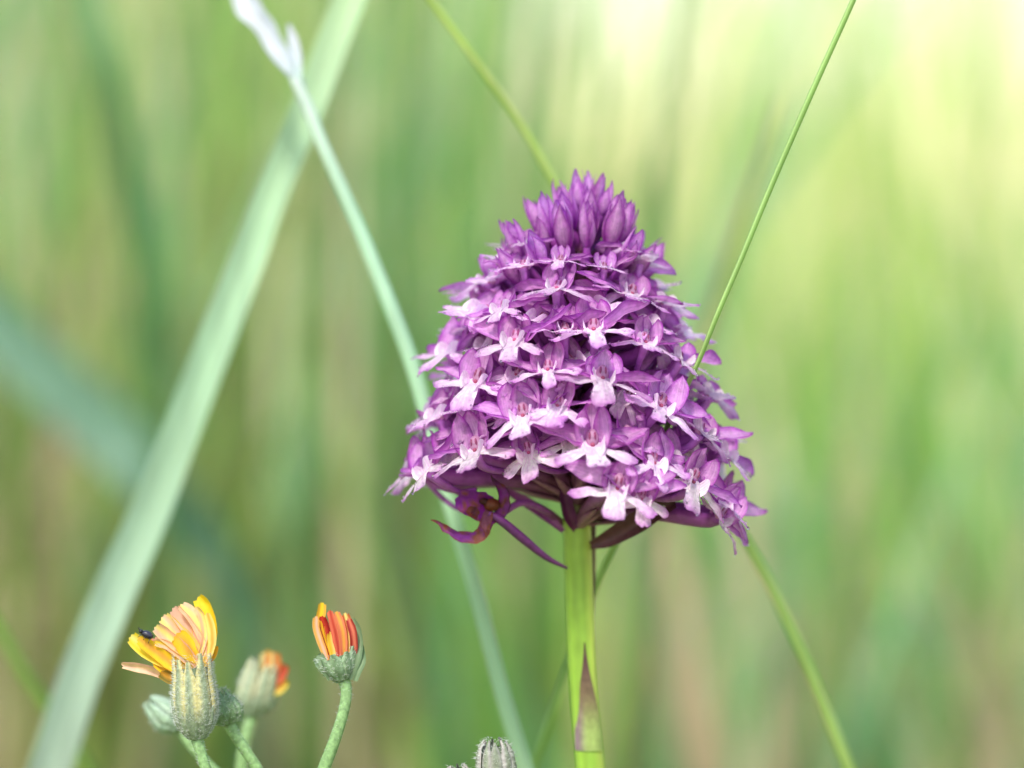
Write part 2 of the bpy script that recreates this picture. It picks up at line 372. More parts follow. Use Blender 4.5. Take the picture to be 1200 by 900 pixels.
stalk('blurred_stalk', 'soft blue green stalk standing above the right shoulder of the orchid', [(818, -90, .66), (802, 0, .66), (786, 90, .66), (774, 200, .66), (766, 330, .67), (762, 470, .68), (760, 640, .69), (762, 800, .7), (764, 920, .71)],
      [10, 14, 18, 20, 18, 16, 14, 13, 12], grad(lin(140, 172, 112), lin(130, 166, 112)), n=36)
stalk('brown_stalk', 'thin brownish dry stalk leaning behind the thin green stalk at upper right', [(915, 110, .56), (896, 175, .56), (872, 250, .565), (846, 330, .57), (815, 430, .58), (790, 520, .59), (768, 650, .6), (756, 800, .61), (750, 920, .62)],
      [4, 8, 10, 11, 11, 11, 10, 10, 10], grad(lin(150, 140, 104), lin(140, 132, 96)), n=36)
stalk('green_stalk', 'soft dark green stalk leaning in the upper left corner', [(88, -120, .72), (108, 0, .72), (124, 80, .72), (146, 190, .73), (168, 310, .74), (186, 460, .76), (198, 640, .78), (204, 800, .8), (208, 920, .82)],
      [24, 30, 34, 34, 30, 26, 22, 20, 18], grad(lin(112, 158, 104), lin(108, 150, 100)), n=36)

# ------------------------------------------------------------------ the orchid
PXM = K * 0.400 * 1000            # mm per picture pixel on the stem axis
AX = 684.0
base = at(AX, 450, .400); base.z = 0
orchid = tag(empty('pyramidal_orchid', base), 'purple orchid with a dense pyramidal flower head on a green stem, the sharp centrepiece', 'orchid')
def oz(py): return at(AX, py, .400).z * 1000      # mm above the soil for a picture height on the axis
# stem
pts = [(676, 606), (677, 640), (679, 700), (681, 750), (685, 820), (692, 900), (699, 1000)]
sp = [Vector(((x - AX) * PXM, 0, oz(y))) for x, y in pts]
sp += [Vector((sp[-1].x + 1, 2, 190)), Vector((sp[-1].x - 1, 3, 120)), Vector((sp[-1].x - 3, 2, 50)), Vector((sp[-1].x - 3, 0, 0))]
path = catmull(sp, 160)
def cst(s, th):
    c = mixc(lin(140, 176, 66), lin(186, 200, 92), sstep(0.2, 1, math.cos(th)) * 0.8)  # yellower right side: the lit edge is painted into the stem colour
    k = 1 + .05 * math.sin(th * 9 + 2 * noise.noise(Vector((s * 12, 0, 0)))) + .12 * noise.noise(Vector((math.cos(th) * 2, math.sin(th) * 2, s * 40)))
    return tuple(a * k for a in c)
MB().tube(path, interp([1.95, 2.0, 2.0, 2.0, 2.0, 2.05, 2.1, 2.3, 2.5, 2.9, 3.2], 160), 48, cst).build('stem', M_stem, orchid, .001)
# rachis inside the head
path = catmull([Vector((-0.9, 0, oz(610))), Vector((-1.1, 0, oz(540))), Vector((-1.1, 0, oz(430))), Vector((-.8, 0, oz(320))), Vector((0, 0, oz(245)))], 30)
crh = lambda s, th: mixc(lin(124, 140, 60), lin(110, 60, 96), sstep(0.0, 0.5, s))
MB().tube(path, interp([1.9, 2.0, 1.8, 1.4, .6], 30), 12, crh).build('rachis', M_stem, orchid, .001)
# leaf sheath with a purple tip clasping the stem
def sheath(u, v):
    z = oz(752) * (1 - v) + oz(880) * v
    cx = ((684 + (692 - 684) * v) - AX) * PXM - 0.15 + 0.35 * (1 - v)
    half = 0.04 + 0.8 * sstep(0, 0.95, v) + 0.25 * v
    a = (u * 2 - 1) * half - 0.05
    rr = 2.13 + 0.10 * v
    return (cx + rr * math.sin(a), -rr * math.cos(a), z)
csh = lambda u, v: mixc(mixc(lin(84, 50, 60), lin(122, 104, 80), sstep(0.05, 0.6, v)), mixc(lin(150, 126, 136), lin(160, 180, 104), sstep(0.15, 0.5, u)), sstep(0.45, 0.9, v))
MB().grid(sheath, 13, 20, csh).build('leaf_sheath', M_tube, orchid, .001)
# strap leaves at the foot
for k, (a, ln, wd) in enumerate([(0.4, 95, 12), (2.2, 110, 14), (3.9, 85, 12), (5.3, 100, 12)]):
    dv = Vector((math.cos(a), math.sin(a), 0))
    P = catmull([dv * 2.5 + Vector((0, 0, 6)), dv * ln * .3 + Vector((0, 0, ln * .45)), dv * ln * .7 + Vector((0, 0, ln * .6)), dv * ln + Vector((0, 0, ln * .42))], 14)
    P = [p + Vector((sp[-1].x, 0, 0)) for p in P]
    ribbon(P, interp([8, wd, wd * .8, .5], 14), grad(lin(96, 140, 70), lin(110, 150, 74)), 0.15, 5, 0.3, face=Vector((0, 0, 1)) + dv * 0.2).build('leaf', M_blade, orchid, .001)

DEEP, MID, PALE, WHITE = lin(146, 46, 158), lin(182, 86, 188), lin(230, 178, 228), lin(252, 240, 249)
def leaf_pts(L, W, bend, cup, nu=9, nv=12, tip=0.6, seed=0, rim=DEEP, body=MID, mid=PALE, wav=0.12):
    """petal in its own plane: length along +Y, width along X, face +Z (mm)"""
    def half(v): return W / 2 * (math.sin(math.pi * (0.08 + 0.92 * v) ** 0.8) ** tip) * (1 - 0.1 * v)
    def fn(u, v):
        x = (u * 2 - 1); h = half(v)
        z = cup * (x * x) * h - bend * v * v * L + wav * noise.noise(Vector((x * 1.3, v * 3, seed * 7.1)))
        return (x * h, v * L, z)
    def cf(u, v):
        x = abs(u * 2 - 1)
        c = mixc(mid, body, sstep(0.2, 0.9, x) * 0.65 + 0.3 * sstep(0.5, 1, v))
        return mixc(c, rim, max(sstep(0.78, 1.0, x), sstep(0.88, 1.0, v)) * 0.85)
    return MB().grid(fn, nu, nv, cf)
def lip_mesh(seed):
    rs = random.Random(seed)
    lobes = []
    for th, L, W in ((0, 5.2, 2.6), (-68, 6.0, 2.45), (68, 6.0, 2.45)):
        lobes.append((R(th + rs.uniform(-14, 14)), L * rs.uniform(.78, 1.14), W * rs.uniform(.78, 1.3), rs.uniform(-.2, 2.2)))
    def inside(x, y):
        if x * x + y * y < 1.35 ** 2: return True
        for th, L, W, dr in lobes:
            s = x * math.sin(th) + y * math.cos(th); q = x * math.cos(th) - y * math.sin(th)
            if 0 < s < L:
                f = s / L; h = W / 2 * (0.55 + 0.55 * f) * (1 - max(0, (f - 0.72) / 0.28) ** 2.2) ** 0.5
                if abs(q) < h: return True
        return False
    ths = sorted(set([round(l[0] + R(d), 4) for l in lobes for d in (-22, -19, -16, -13.5, -11, -8.5, -6, -3, 0, 3, 6, 8.5, 11, 13.5, 16, 19, 22)] + [R(d) for d in range(-180, 180, 12)]))
    rad = []
    for th in ths:
        r = 0.9
        for k in range(130):
            q = 0.9 + k * 0.045
            if inside(q * math.sin(th), q * math.cos(th)): r = q
        rad.append(r * (1 + .05 * noise.noise(Vector((th * 9, seed, 0))) + .035 * noise.noise(Vector((th * 31, seed, 4)))))
    n = len(ths); NR = 8; mb = MB(); tilt = R(40 + rs.uniform(-9, 9))
    l = Vector((0, math.cos(tilt), -math.sin(tilt))); nn = Vector((0, math.sin(tilt), math.cos(tilt))); X = Vector((1, 0, 0))
    for j in range(NR + 1):
        f = j / NR
        for i, th in enumerate(ths):
            r = rad[i] * f
            x, y = r * math.sin(th), r * math.cos(th)
            near = min(range(3), key=lambda k: abs(th - lobes[k][0])); lb = lobes[near]
            q = abs(x * math.cos(lb[0]) - y * math.sin(lb[0]))
            z = -0.028 * lb[3] * r * r + 0.16 * max(0, 1 - q) * min(1, r / 2) + 0.42 * noise.noise(Vector((x * .7, y * .7, seed * 3.3)))
            if y < 0: z += -0.25 * y
            mb.t[len(mb.v)] = (th * .55, r * .16, seed); mb.v.append(X * x + l * y + nn * z)
            c = mixc(WHITE, PALE, sstep(2.2, 5.4, r) * 0.9)
            c = mixc(c, MID, sstep(0.86, 1.0, f) * 0.55 * sstep(1.6, 3.5, rad[i]) + 0.25 * sstep(4.4, 5.8, r))
            mb.c.append(c)
    for j in range(NR):
        for i in range(n):
            a, b = j * n + i, j * n + (i + 1) % n
            if j == 0: mb.f.append((a, b + n, a + n))
            else: mb.f.append((a, b, b + n, a + n))
    # the two upright plates beside the throat
    for sx in (-1, 1):
        def fn(u, v, sx=sx):
            y = -0.6 + 2.6 * u; h = 1.5 * math.sin(math.pi * (0.12 + 0.8 * u)) ** 0.7
            p = X * (sx * (0.85 + 0.5 * v - 0.12 * u)) + l * (y - 0.5 * v) + nn * (0.05 + h * v)
            return p
        mb.grid(fn, 7, 5, lambda u, v: WHITE)
    dw = MB()
    for k in range(46):
        i = rs.randrange(n); f = rs.choice((1.0, 1.0, 1.0, .9, .75)); 
        if rad[i] < 2.4: continue
        v = mb.v[int(round(f * NR)) * n + i]; q = rs.uniform(.08, .19)
        dw.ball(v + nn * q * .5, q, q, q, 6, 4)
    return mb.data('lip', M_petal, .001), dw.data('dew', M_dew, .001)
def hood_mesh(seed, pale=0.0):
    rs = random.Random(seed)
    kr, kz = rs.uniform(.84, 1.1), rs.uniform(.84, 1.14)
    mb = MB()
    for ctr, half, hz, out, fl in ((0, 44, 5.4, .12, .5), (-58, 46, 4.9, .0, 1.0), (58, 46, 4.9, .0, 1.0)):
        lz, tw, fo = hz * kz * rs.uniform(.88, 1.1), rs.uniform(-.35, .35), rs.uniform(-.2, 1.3)
        def fn(u, v, ctr=ctr, half=half, lz=lz, out=out, tw=tw, fl=fl, fo=fo):
            x = u * 2 - 1
            w_ = math.sin(math.pi * (0.13 + 0.87 * v) ** .85) ** .55 if v < 1 else 0
            ph = R(ctr * (1 - .28 * v) + x * half * max(.03, w_) + tw * 20 * v)
            rho = 2.35 * kr * (0.72 + 0.36 * math.sin(math.pi * min(1, v) * .8)) + out + .22 * x * x * fl * v
            n_ = 0.5 * noise.noise(Vector((u * 2.5 + ctr, v * 2.5, seed * 5.2)))
            return (rho * math.sin(ph) * (1 - .22 * v * v), -rho * math.cos(ph) * 0.72 + fo * v * v + 0.35 + n_, -0.4 + lz * v + n_ * .4)
        def cf(u, v):
            x = abs(u * 2 - 1)
            c = mixc(PALE, MID, 0.15 + 0.75 * sstep(0.25, 0.95, x) + .2 * sstep(.6, 1, v))
            return mixc(c, DEEP, max(sstep(0.84, 1, x), sstep(0.88, 1, v)) * 0.8)
        mb.grid(fn, 9, 11, cf)
    return mb.data('hood', M_petal, .001)
def column_mesh():
    mb = MB()
    mb.ball((0, -0.8, 1.0), 0.8, 0.7, 1.3, 10, 8, lin(222, 170, 208))
    mb.ball((0.3, -0.25, 1.35), 0.16, 0.2, 0.5, 8, 6, lin(176, 90, 140)); mb.ball((-0.3, -0.25, 1.35), 0.16, 0.2, 0.5, 8, 6, lin(176, 90, 140))
    mb.ball((0, -0.15, 0.35), 0.28, 0.25, 0.25, 8, 6, lin(206, 110, 150))
    return mb.data('column', M_petal, .001)
def sepal_mesh(side, seed):
    rs = random.Random(seed)
    mb = leaf_pts(6.6 * rs.uniform(.9, 1.12), 3.5 * rs.uniform(.88, 1.12), rs.uniform(-.05, .14), rs.uniform(.2, .8), seed=seed, wav=.6)
    d = Vector((side * 0.9, rs.uniform(-.35, .25), rs.uniform(.0, .75))).normalized()
    nrm = Vector((0, rs.uniform(.3, 1.0), 0.8)); nrm = (nrm - d * nrm.dot(d)).normalized(); x = d.cross(nrm)
    Mx = Matrix((x, d, nrm)).transposed()
    mb.v = [Mx @ v + Vector((side * 1.3, -0.7, 0.5)) for v in mb.v]
    return mb.data('sepal', M_petal, .001)
def spur_mesh(seed):
    rs = random.Random(seed); a = rs.uniform(-2, 2); b = rs.uniform(-1.5, 1.5)
    P = catmull([Vector((0, -0.3, -0.3)), Vector((0, -1.8, -1.5)), Vector((a * .4, -4.6, -2.2 + b * .3)), Vector((a, -7.6, -2.2 + b * .6)), Vector((a * 1.4, -10.0, -1.6 + b)), ], 14)
    return MB().tube(P, interp([.7, .55, .45, .42, .4, .25], 14), 8, lambda s, th: mixc(lin(184, 110, 196), lin(150, 66, 170), s)).data('spur', M_tube, .001)
LIPS = [lip_mesh(s) for s in range(1, 14)]; HOODS = [hood_mesh(s) for s in range(1, 10)]; COLM = column_mesh()
SEPL = [sepal_mesh(-1, s) for s in range(1, 9)]; SEPR = [sepal_mesh(1, s) for s in range(11, 20)]; SPURS = [spur_mesh(s) for s in range(1, 6)]
def bud_mesh(seed):
    """closed bud: three pointed sepals folded together"""
    mb = MB(); rs = random.Random(seed)
    for k in range(3):
        a0 = k * 2 * math.pi / 3 + 0.3 * seed; ln = rs.uniform(6.4, 8.8); op = rs.uniform(.05, .75)
        def fn(u, v, a0=a0, ln=ln, op=op):
            a = a0 + (u * 2 - 1) * 1.2 * (1 - 0.8 * v ** 3)
            r = 1.42 * math.sin(math.pi * (0.10 + 0.88 * v) ** 0.85) ** 0.9 + 0.5 * abs(u * 2 - 1) ** 2 * v * (1 - v) * 2 + op * v ** 2.5 + .18 * noise.noise(Vector((u * 3 + a0 * 5, v * 3, seed)))
            return (r * math.cos(a) + .2 * v * math.cos(a0), r * math.sin(a) + .2 * v * math.sin(a0), v * ln)
        def cf(u, v):
            x = abs(u * 2 - 1)
            c = mixc(PALE, MID, 0.1 + .7 * sstep(0.2, 0.85, x) + 0.6 * (1 - sstep(0, .4, v)))
            return mixc(c, DEEP, max(sstep(0.75, 1, x), sstep(0.8, 1, v)) * 0.8)
        mb.grid(fn, 9, 11, cf)
    return mb.data('bud', M_petal, .001)
BUDS = [bud_mesh(s) for s in range(1, 10)]

YS = [225, 250, 275, 300, 340, 370, 420, 470, 510, 560, 600, 630]
RS = [18, 38, 60, 82, 104, 121, 142, 159, 173, 190, 186, 160]
HCY, HCX = [207, 250, 300, 350, 600, 640], [690, 683, 673, 669, 671, 674]
def hc(py): return (float(np.interp(py, HCY, HCX)) - AX) * PXM       # sideways lean of the head, mm
def frame(f, roll):
    f = f.normalized(); r = f.cross(Vector((0, 0, 1))).normalized(); u = r.cross(f)
    c, s = math.cos(roll), math.sin(roll)
    # local X = viewer's left-right reversed so that a clockwise roll is positive for the viewer
    r2 = r * c + u * s; u2 = u * c - r * s
    return Matrix((r2, f, u2)).transposed()
def ovary_path(throat, f, attach):
    return catmull([attach, attach.lerp(throat - f * 3.5, 0.5) + Vector((0, 0, 0.8)), throat - f * 3.4 - Vector((0, 0, .4)), throat - f * 0.6], 12)
cov = lambda s, th: mixc(lin(118, 72, 92), lin(160, 84, 172), sstep(0.05, 0.6, s))
BR = leaf_pts(9, 1.9, -.05, .5, 5, 8, .8, 3, lin(122, 58, 116), lin(148, 84, 142), lin(156, 110, 130)).data('bract', M_tube, .001)
placed = []; rs2 = random.Random(4)
def floret(px, py, roll=0.0, size=1.0, turn=.95, elev=None, daz=0.0, back=False, label=None, az=None, rr=None, drop=None):
    Rr = (rr or np.interp(py, YS, RS)) * PXM
    if az is None:
        dx = (px - AX) * PXM - hc(py); sn = max(-0.985, min(0.985, dx / Rr)); az_ = math.asin(sn)
        x, y = dx + hc(py), -Rr * math.cos(az_)
    else:
        az_ = az; x, y = Rr * math.sin(az) + hc(py), -Rr * math.cos(az)
    z = oz(py); p = Vector((x, y, z))
    el = elev if elev is not None else float(np.interp(py, [280, 340, 420, 520, 600], [48, 36, 20, 8, -4]))
    el += 14 * sstep(.6, 1.3, abs(az_)); vr = random.Random(len(placed) * 13 + 5); a = az_ * turn + R(daz + vr.uniform(-12, 12)); e = R(el + vr.uniform(-9, 9)); roll += vr.uniform(-6, 6)
    f = Vector((math.sin(a) * math.cos(e), -math.cos(a) * math.cos(e), math.sin(e)))
    M = frame(f, R(roll))
    k = len(placed)
    fl = empty('floret', (0, 0, 0), orchid)
    fl.matrix_local = Matrix.Translation(p * .001) @ M.to_4x4() @ Matrix.Scale(size, 4)
    if label: fl['label'] = label
    link('lip', LIPS[k * 5 % 13][0], fl); dd = link('dew', LIPS[k * 5 % 13][1], fl); dd['kind'] = 'stuff'; link('hood', HOODS[k * 4 % 9], fl); link('column', COLM, fl)
    link('sepal', SEPL[k * 3 % 8], fl); link('sepal', SEPR[k * 2 % 9], fl); (py < 575 and link('spur', SPURS[k % 5], fl))
    d = drop if drop is not None else 3.0 + 0.26 * Rr
    at_ = Vector((hc(py) * .6 + 0.9 * math.sin(az_), -0.9 * math.cos(az_), max(z - d, oz((572 if x < 0 else 600) + 12 * rs2.random()))))
    P = ovary_path(p, M @ Vector((0, 1, 0)), at_)
    inv = (Matrix.Translation(p) @ M.to_4x4() @ Matrix.Scale(size, 4)).inverted()
    MB().tube([inv @ q for q in P], interp([.7, .95, 1.2, 1.05, .8], 12), 8, cov).build('ovary', M_tube, fl, .001)
    b = link('bract', BR, fl)
    dv = (P[5] - P[0]).normalized(); xx = dv.cross(Vector((0, 0, 1))).normalized(); n_ = xx.cross(dv)
    b.matrix_local = (Matrix.Translation(inv @ (P[0] - n_ * 1.2) * .001) @ (M.inverted() @ Matrix((xx, dv, n_)).transposed()).to_4x4())
    placed.append(p); return fl
# florets one can pick out on the near side: picture x, y, clockwise roll, size
FRONT = [(560, 366, 20, 1.0), (650, 338, 5, .86), (737, 345, 22, .9), (602, 398, -8, 1.0), (692, 385, 4, 1.0), (557, 446, 8, 1.05),
         (702, 440, 12, 1.02), (612, 482, -14, 1.02), (768, 472, 26, 1.0), (690, 514, 2, 1.06), (558, 522, -16, 1.0), (816, 502, 30, .98),
         (794, 420, 36, .95), (776, 355, 25, .88), (804, 558, 28, 1.05), (716, 562, 10, .95), (503, 546, -28, 1.0), (640, 430, -5, .85),
         (516, 486, -12, .98), (528, 412, -8, .98), (572, 330, -22, .86), (612, 312, -8, .72), (748, 308, 22, .76), (752, 400, 10, .85),
         (830, 462, 32, .9), (760, 535, 5, .85), (650, 470, 0, .8), (850, 590, 42, 1.0), (660, 385, -4, .75), (588, 362, -12, .8), (846, 530, 36, .95)]
for (x, y, r, s) in FRONT: floret(x, y, r, s * 1.1, .72)
for (x, y, r, s) in ((616, 286, -10, .60), (655, 306, -4, .62), (734, 292, 15, .60), (590, 304, -18, .62), (706, 314, 6, .62)): floret(x, y, r, s, .8, elev=34)
floret(744, 574, 14, .8, .76, elev=-8); floret(838, 600, 50, 1.0, .6, elev=-8)
rs = random.Random(21)
for k in range(2600):         # sides and far side
    py = rs.uniform(290, 556); az = rs.uniform(R(62), R(298))
    Rr = float(np.interp(py, YS, RS)) * PXM * 0.98
    p = Vector((Rr * math.sin(az) + hc(py), -Rr * math.cos(az), oz(py)))
    md = 6.8 if py > 360 else 5.6
    if all((p - q).length > md for q in placed):
        floret(0, py, rs.uniform(-20, 20), rs.uniform(.86, 1.06) * (1 if py > 340 else .84), az=az, rr=Rr / PXM)
outer = list(placed); inner = []
for k in range(2500):         # a second layer deeper in the head, seen between the outer ones
    py = rs.uniform(335, 538); az = rs.uniform(-R(85), R(85))
    Rr = float(np.interp(py, YS, RS)) * PXM * rs.uniform(.78, .92)
    p = Vector((Rr * math.sin(az) + hc(py), -Rr * math.cos(az), oz(py)))
    if all((p - q).length > 4.9 for q in outer) and all((p - q).length > 5.4 for q in inner):
        inner.append(p); floret(0, py, rs.uniform(-45, 45), rs.uniform(.75, .98), az=az, rr=Rr / PXM, daz=rs.uniform(-15, 15))
print('florets', len(placed))
# buds of the crown
def bud(az, py, rpx, tilt, size):
    x, y, z = rpx * PXM * math.sin(az) + hc(py - 25), -rpx * PXM * math.cos(az), oz(py)
    t = R(tilt); d = Vector((math.sin(az) * math.sin(t), -math.cos(az) * math.sin(t), math.cos(t)))
    q = d.to_track_quat('Z', 'Y')
    k = rs.randrange(9)
    o = link('bud', BUDS[k], orchid)
    p = Vector((x, y, z)); Mx = Matrix.Translation(p * .001) @ q.to_matrix().to_4x4() @ Matrix.Rotation(rs.uniform(0, 6), 4, 'Z') @ Matrix.Scale(size, 4)
    o.matrix_local = Mx
    inv = (Matrix.Translation(p) @ q.to_matrix().to_4x4() @ Matrix.Rotation(0, 4, 'Z') @ Matrix.Scale(size, 4))
    inv = Mx.copy(); inv.translation = p; inv = inv.inverted()
    at_ = Vector((hc(py), 0, max(oz(600), z - 3 - rpx * PXM * .55)))
    P = catmull([at_, at_.lerp(p, .5) + Vector((0, 0, -.5)), p - d * 1.5, p + d * .5], 9)
    MB().tube([inv @ v for v in P], interp([.5, .7, .85, .6], 9), 7, lambda s, th: mixc(lin(150, 120, 80), lin(150, 66, 160), sstep(0, .6, s))).build('ovary', M_tube, o, .001)
for n_, py, rp, ti, sz, ph in ((4, 248, 8, 5, .68, .3), (8, 262, 22, 12, .74, .0), (10, 278, 38, 18, .8, .25), (11, 295, 52, 24, .80, .05), (9, 315, 66, 32, .82, .3), (7, 334, 80, 42, .82, .1)):
    for k in range(n_):
        a = 2 * math.pi * (k + ph) / n_
        if py > 300 and abs(math.atan2(math.sin(a), math.cos(a))) < 0.3: continue      # the gap that shows the bud stalks
        bud(a + rs.uniform(-.2, .2), py + rs.uniform(-11, 11), rp * rs.uniform(.82, 1.12), ti + rs.uniform(-12, 12), sz * rs.uniform(.78, 1.12))

# the withered floret hanging at the lower left
wl = empty('withered_floret', (0, 0, 0), orchid); wl['label'] = 'withered drooping floret with brown curled petal tips'
def wp(x, y, d=-4.0): return Vector(((x - AX) * PXM, d, oz(y)))
brown, vio = lin(150, 84, 60), lin(150, 66, 172)
P = catmull([wp(664, 664, -3.0), wp(640, 650, -5), wp(612, 626, -7), wp(590, 607, -8), wp(573, 596, -8.5)], 16)
MB().tube(P, interp([.2, .45, .66, .62, .5], 16), 10, lambda s, th: mixc(lin(166, 84, 176), lin(96, 46, 100), .5 - .5 * math.sin(th + .6))).build('spur', M_tube, wl, .001)
P = catmull([wp(664, 618, 0), wp(640, 598, -3), wp(612, 586, -6), wp(588, 598, -8.0)], 12)
MB().tube([p + Vector((0, 1.0, 0)) for p in P], interp([.5, .55, .5, .45], 12), 8, cov).build('ovary', M_tube, wl, .001)
def wither(name, pts, wpx, cfun, fold=.3, tw=.6):
    path = catmull([wp(*p) for p in pts], 14)
    mb = ribbon(path, interp([a * PXM for a in wpx], 14), cfun, fold, 7, tw)
    mb.v = [v + noise.noise_vector(v * .5) * .4 + noise.noise_vector(v * 1.4) * .3 for v in mb.v]
    mb.c = [mixc(c, brown, sstep(.05, .4, noise.noise(v * 1.1 + Vector((3, 1, 2))))) for c, v in zip(mb.c, mb.v)]
    mb.build(name, M_petal, wl, .001)
rim = lambda c0, c1: (lambda s, u: mixc(mixc(c0, c1, sstep(.45, 1, s)), c1, sstep(.65, 1, abs(u))))
wither('sepal', [(582, 600, -8), (566, 618, -8.6), (548, 622, -9), (530, 617, -9.4), (515, 605, -9.6), (508, 603, -9.5)], [8, 15, 15, 10, 4, 1], rim(vio, lin(128, 66, 52)), .2)
wither('sepal', [(580, 600, -8), (590, 590, -8.4), (590, 572, -8.2), (582, 560, -8), (576, 552, -7.8)], [8, 17, 14, 7, 2], rim(vio, lin(84, 42, 66)), .3)
wither('sepal', [(574, 592, -8.5), (570, 605, -9.4), (572, 617, -9.6), (571, 624, -9.5)], [8, 13, 9, 2], rim(lin(150, 84, 110), brown), .25)
wither('lip', [(578, 594, -8), (566, 588, -9), (550, 582, -9.6), (538, 575, -9.4)], [22, 34, 32, 16], rim(lin(150, 62, 172), lin(136, 52, 160)), .2, .3)
wither('petal', [(562, 600, -9.4), (556, 594, -10), (548, 590, -10)], [8, 12, 6], rim(lin(120, 70, 90), brown), .3)
mb = MB(); mb.ball(wp(577, 586, -8.8), 1.2, 1.0, .9, 10, 8, lin(140, 66, 40)); mb.ball(wp(568, 582, -9), .7, .6, .5, 8, 6, lin(90, 40, 40)); mb.build('column', M_petal, wl, .001)
# dark lower bracts and the fading one along the stem
for nm, pts, wx, c0, c1 in (('bract', [(690, 640, -1), (712, 630, -3), (745, 608, -6), (785, 582, -8)], [8, 20, 26, 18], lin(96, 60, 66), lin(84, 50, 60)),
                            ('bract', [(660, 622, -1.5), (642, 606, -1), (618, 590, 1), (590, 574, 3)], [6, 12, 13, 8], lin(140, 80, 130), lin(160, 84, 168)),
                            ('bract', [(694, 606, 1), (694, 640, 1.2), (695, 690, 1.4), (696, 724, 1.5)], [10, 9, 7, 2], lin(120, 96, 96), lin(150, 130, 120)),
                            ('bract', [(676, 620, -2.4), (668, 604, -3.2), (662, 580, -4), (660, 560, -4.5)], [10, 16, 14, 6], lin(100, 44, 80), lin(90, 40, 96))):
    path = catmull([wp(*p) for p in pts], 14)
    ribbon(path, interp([a * PXM for a in wx], 14), grad(c0, c1), .35, 7, .5).build(nm, M_tube, orchid, .001)

# ------------------------------------------------------------------ yellow hawkweed heads
grey_g, stripe, creamy = lin(122, 140, 112), lin(206, 190, 120), lin(224, 208, 150)
def hairs(mb_pts, n_seed, ln, parent, r=0.000036):
    rr = random.Random(n_seed); mb = MB()
    for p, n_ in mb_pts:
        d = (n_ + Vector((rr.uniform(-.5, .5), rr.uniform(-.5, .5), rr.uniform(-.3, .5)))).normalized() * ln * rr.uniform(.5, 1.3)
        s = d.cross(Vector((.3, .5, .8))).normalized() * r; q = d.cross(s).normalized() * r
        b = len(mb.v); mb.v += [p + s, p - s * .5 + q, p - s * .5 - q, p + d]; mb.c += [(.75, .78, .74)] * 4
        mb.f += [(b, b + 1, b + 3), (b + 1, b + 2, b + 3), (b + 2, b, b + 3)]
    o = mb.build('hairs', M_hair, parent); o['kind'] = 'stuff'; return o
def involucre(parent, M, H, prof, nb, c_body, c_edge, tipcurl=0.0, seed=1, hairn=500, hl=.0007, rows=2):
    """bud cup in mm: core body, bracts standing round it, hairs; M maps local mm (axis +Z) to parent metres"""
    rr = random.Random(seed)
    pr = lambda v: float(np.interp(v, np.linspace(0, 1, len(prof)), prof))
    mb = MB().grid(lambda u, v: M @ Vector(((pr(v) - .25) * math.cos(u * 2 * math.pi), (pr(v) - .25) * math.sin(u * 2 * math.pi), v * H * .84)), 20, 12, lambda u, v: mixc(c_body, lin(96, 116, 88), .4))
    mb.build('cup', M_weed, parent)
    hp = []
    for row in range(rows):
        n_ = nb if row == 0 else nb // 2 + 2
        for k in range(n_):
            cs_ = rr.uniform(.45, 1); a0 = 2 * math.pi * (k + .5 * row) / n_ + rr.uniform(-.13, .13); top = (.97 + rr.uniform(-.05, .04)) if row == 0 else rr.uniform(.3, .5)
            wd = math.pi / n_ * (rr.uniform(.95, 1.2) if row == 0 else .55)
            def fn(u, v, a0=a0, top=top, wd=wd, row=row):
                x = u * 2 - 1; vv = v * top; w_ = wd * (1 - .72 * sstep(.72, 1, v)) if row == 0 else wd * (1 - v ** 1.5) + .02
                r = pr(min(1, vv)) + .34 * (1 - x * x) + .10 * row + tipcurl * sstep(.8, 1, v)
                a = a0 + x * w_
                return M @ Vector((r * math.cos(a), r * math.sin(a), vv * H))
            def cf(u, v, row=row, cs_=cs_):
                x = abs(u * 2 - 1)
                c = mixc(c_body, c_edge, cs_ * sstep(.2, .65, x) * sstep(.15, .5, v)) if row == 0 else c_body
                return mixc(c, lin(150, 172, 140), .45 * (1 - sstep(0, .3, v)))
            mbb = MB().grid(fn, 7, 10, cf); mbb.build('bract', M_weed, parent)
    R3 = M.to_3x3().normalized()
    for k in range(hairn):
        a, v = rr.uniform(0, 2 * math.pi), rr.uniform(0, 1); r = pr(v) + .1 + .1
        hp.append((M @ Vector((r * math.cos(a), r * math.sin(a), v * H)), (R3 @ Vector((math.cos(a), math.sin(a), .2))).normalized()))
    hairs(hp, seed, hl, parent)
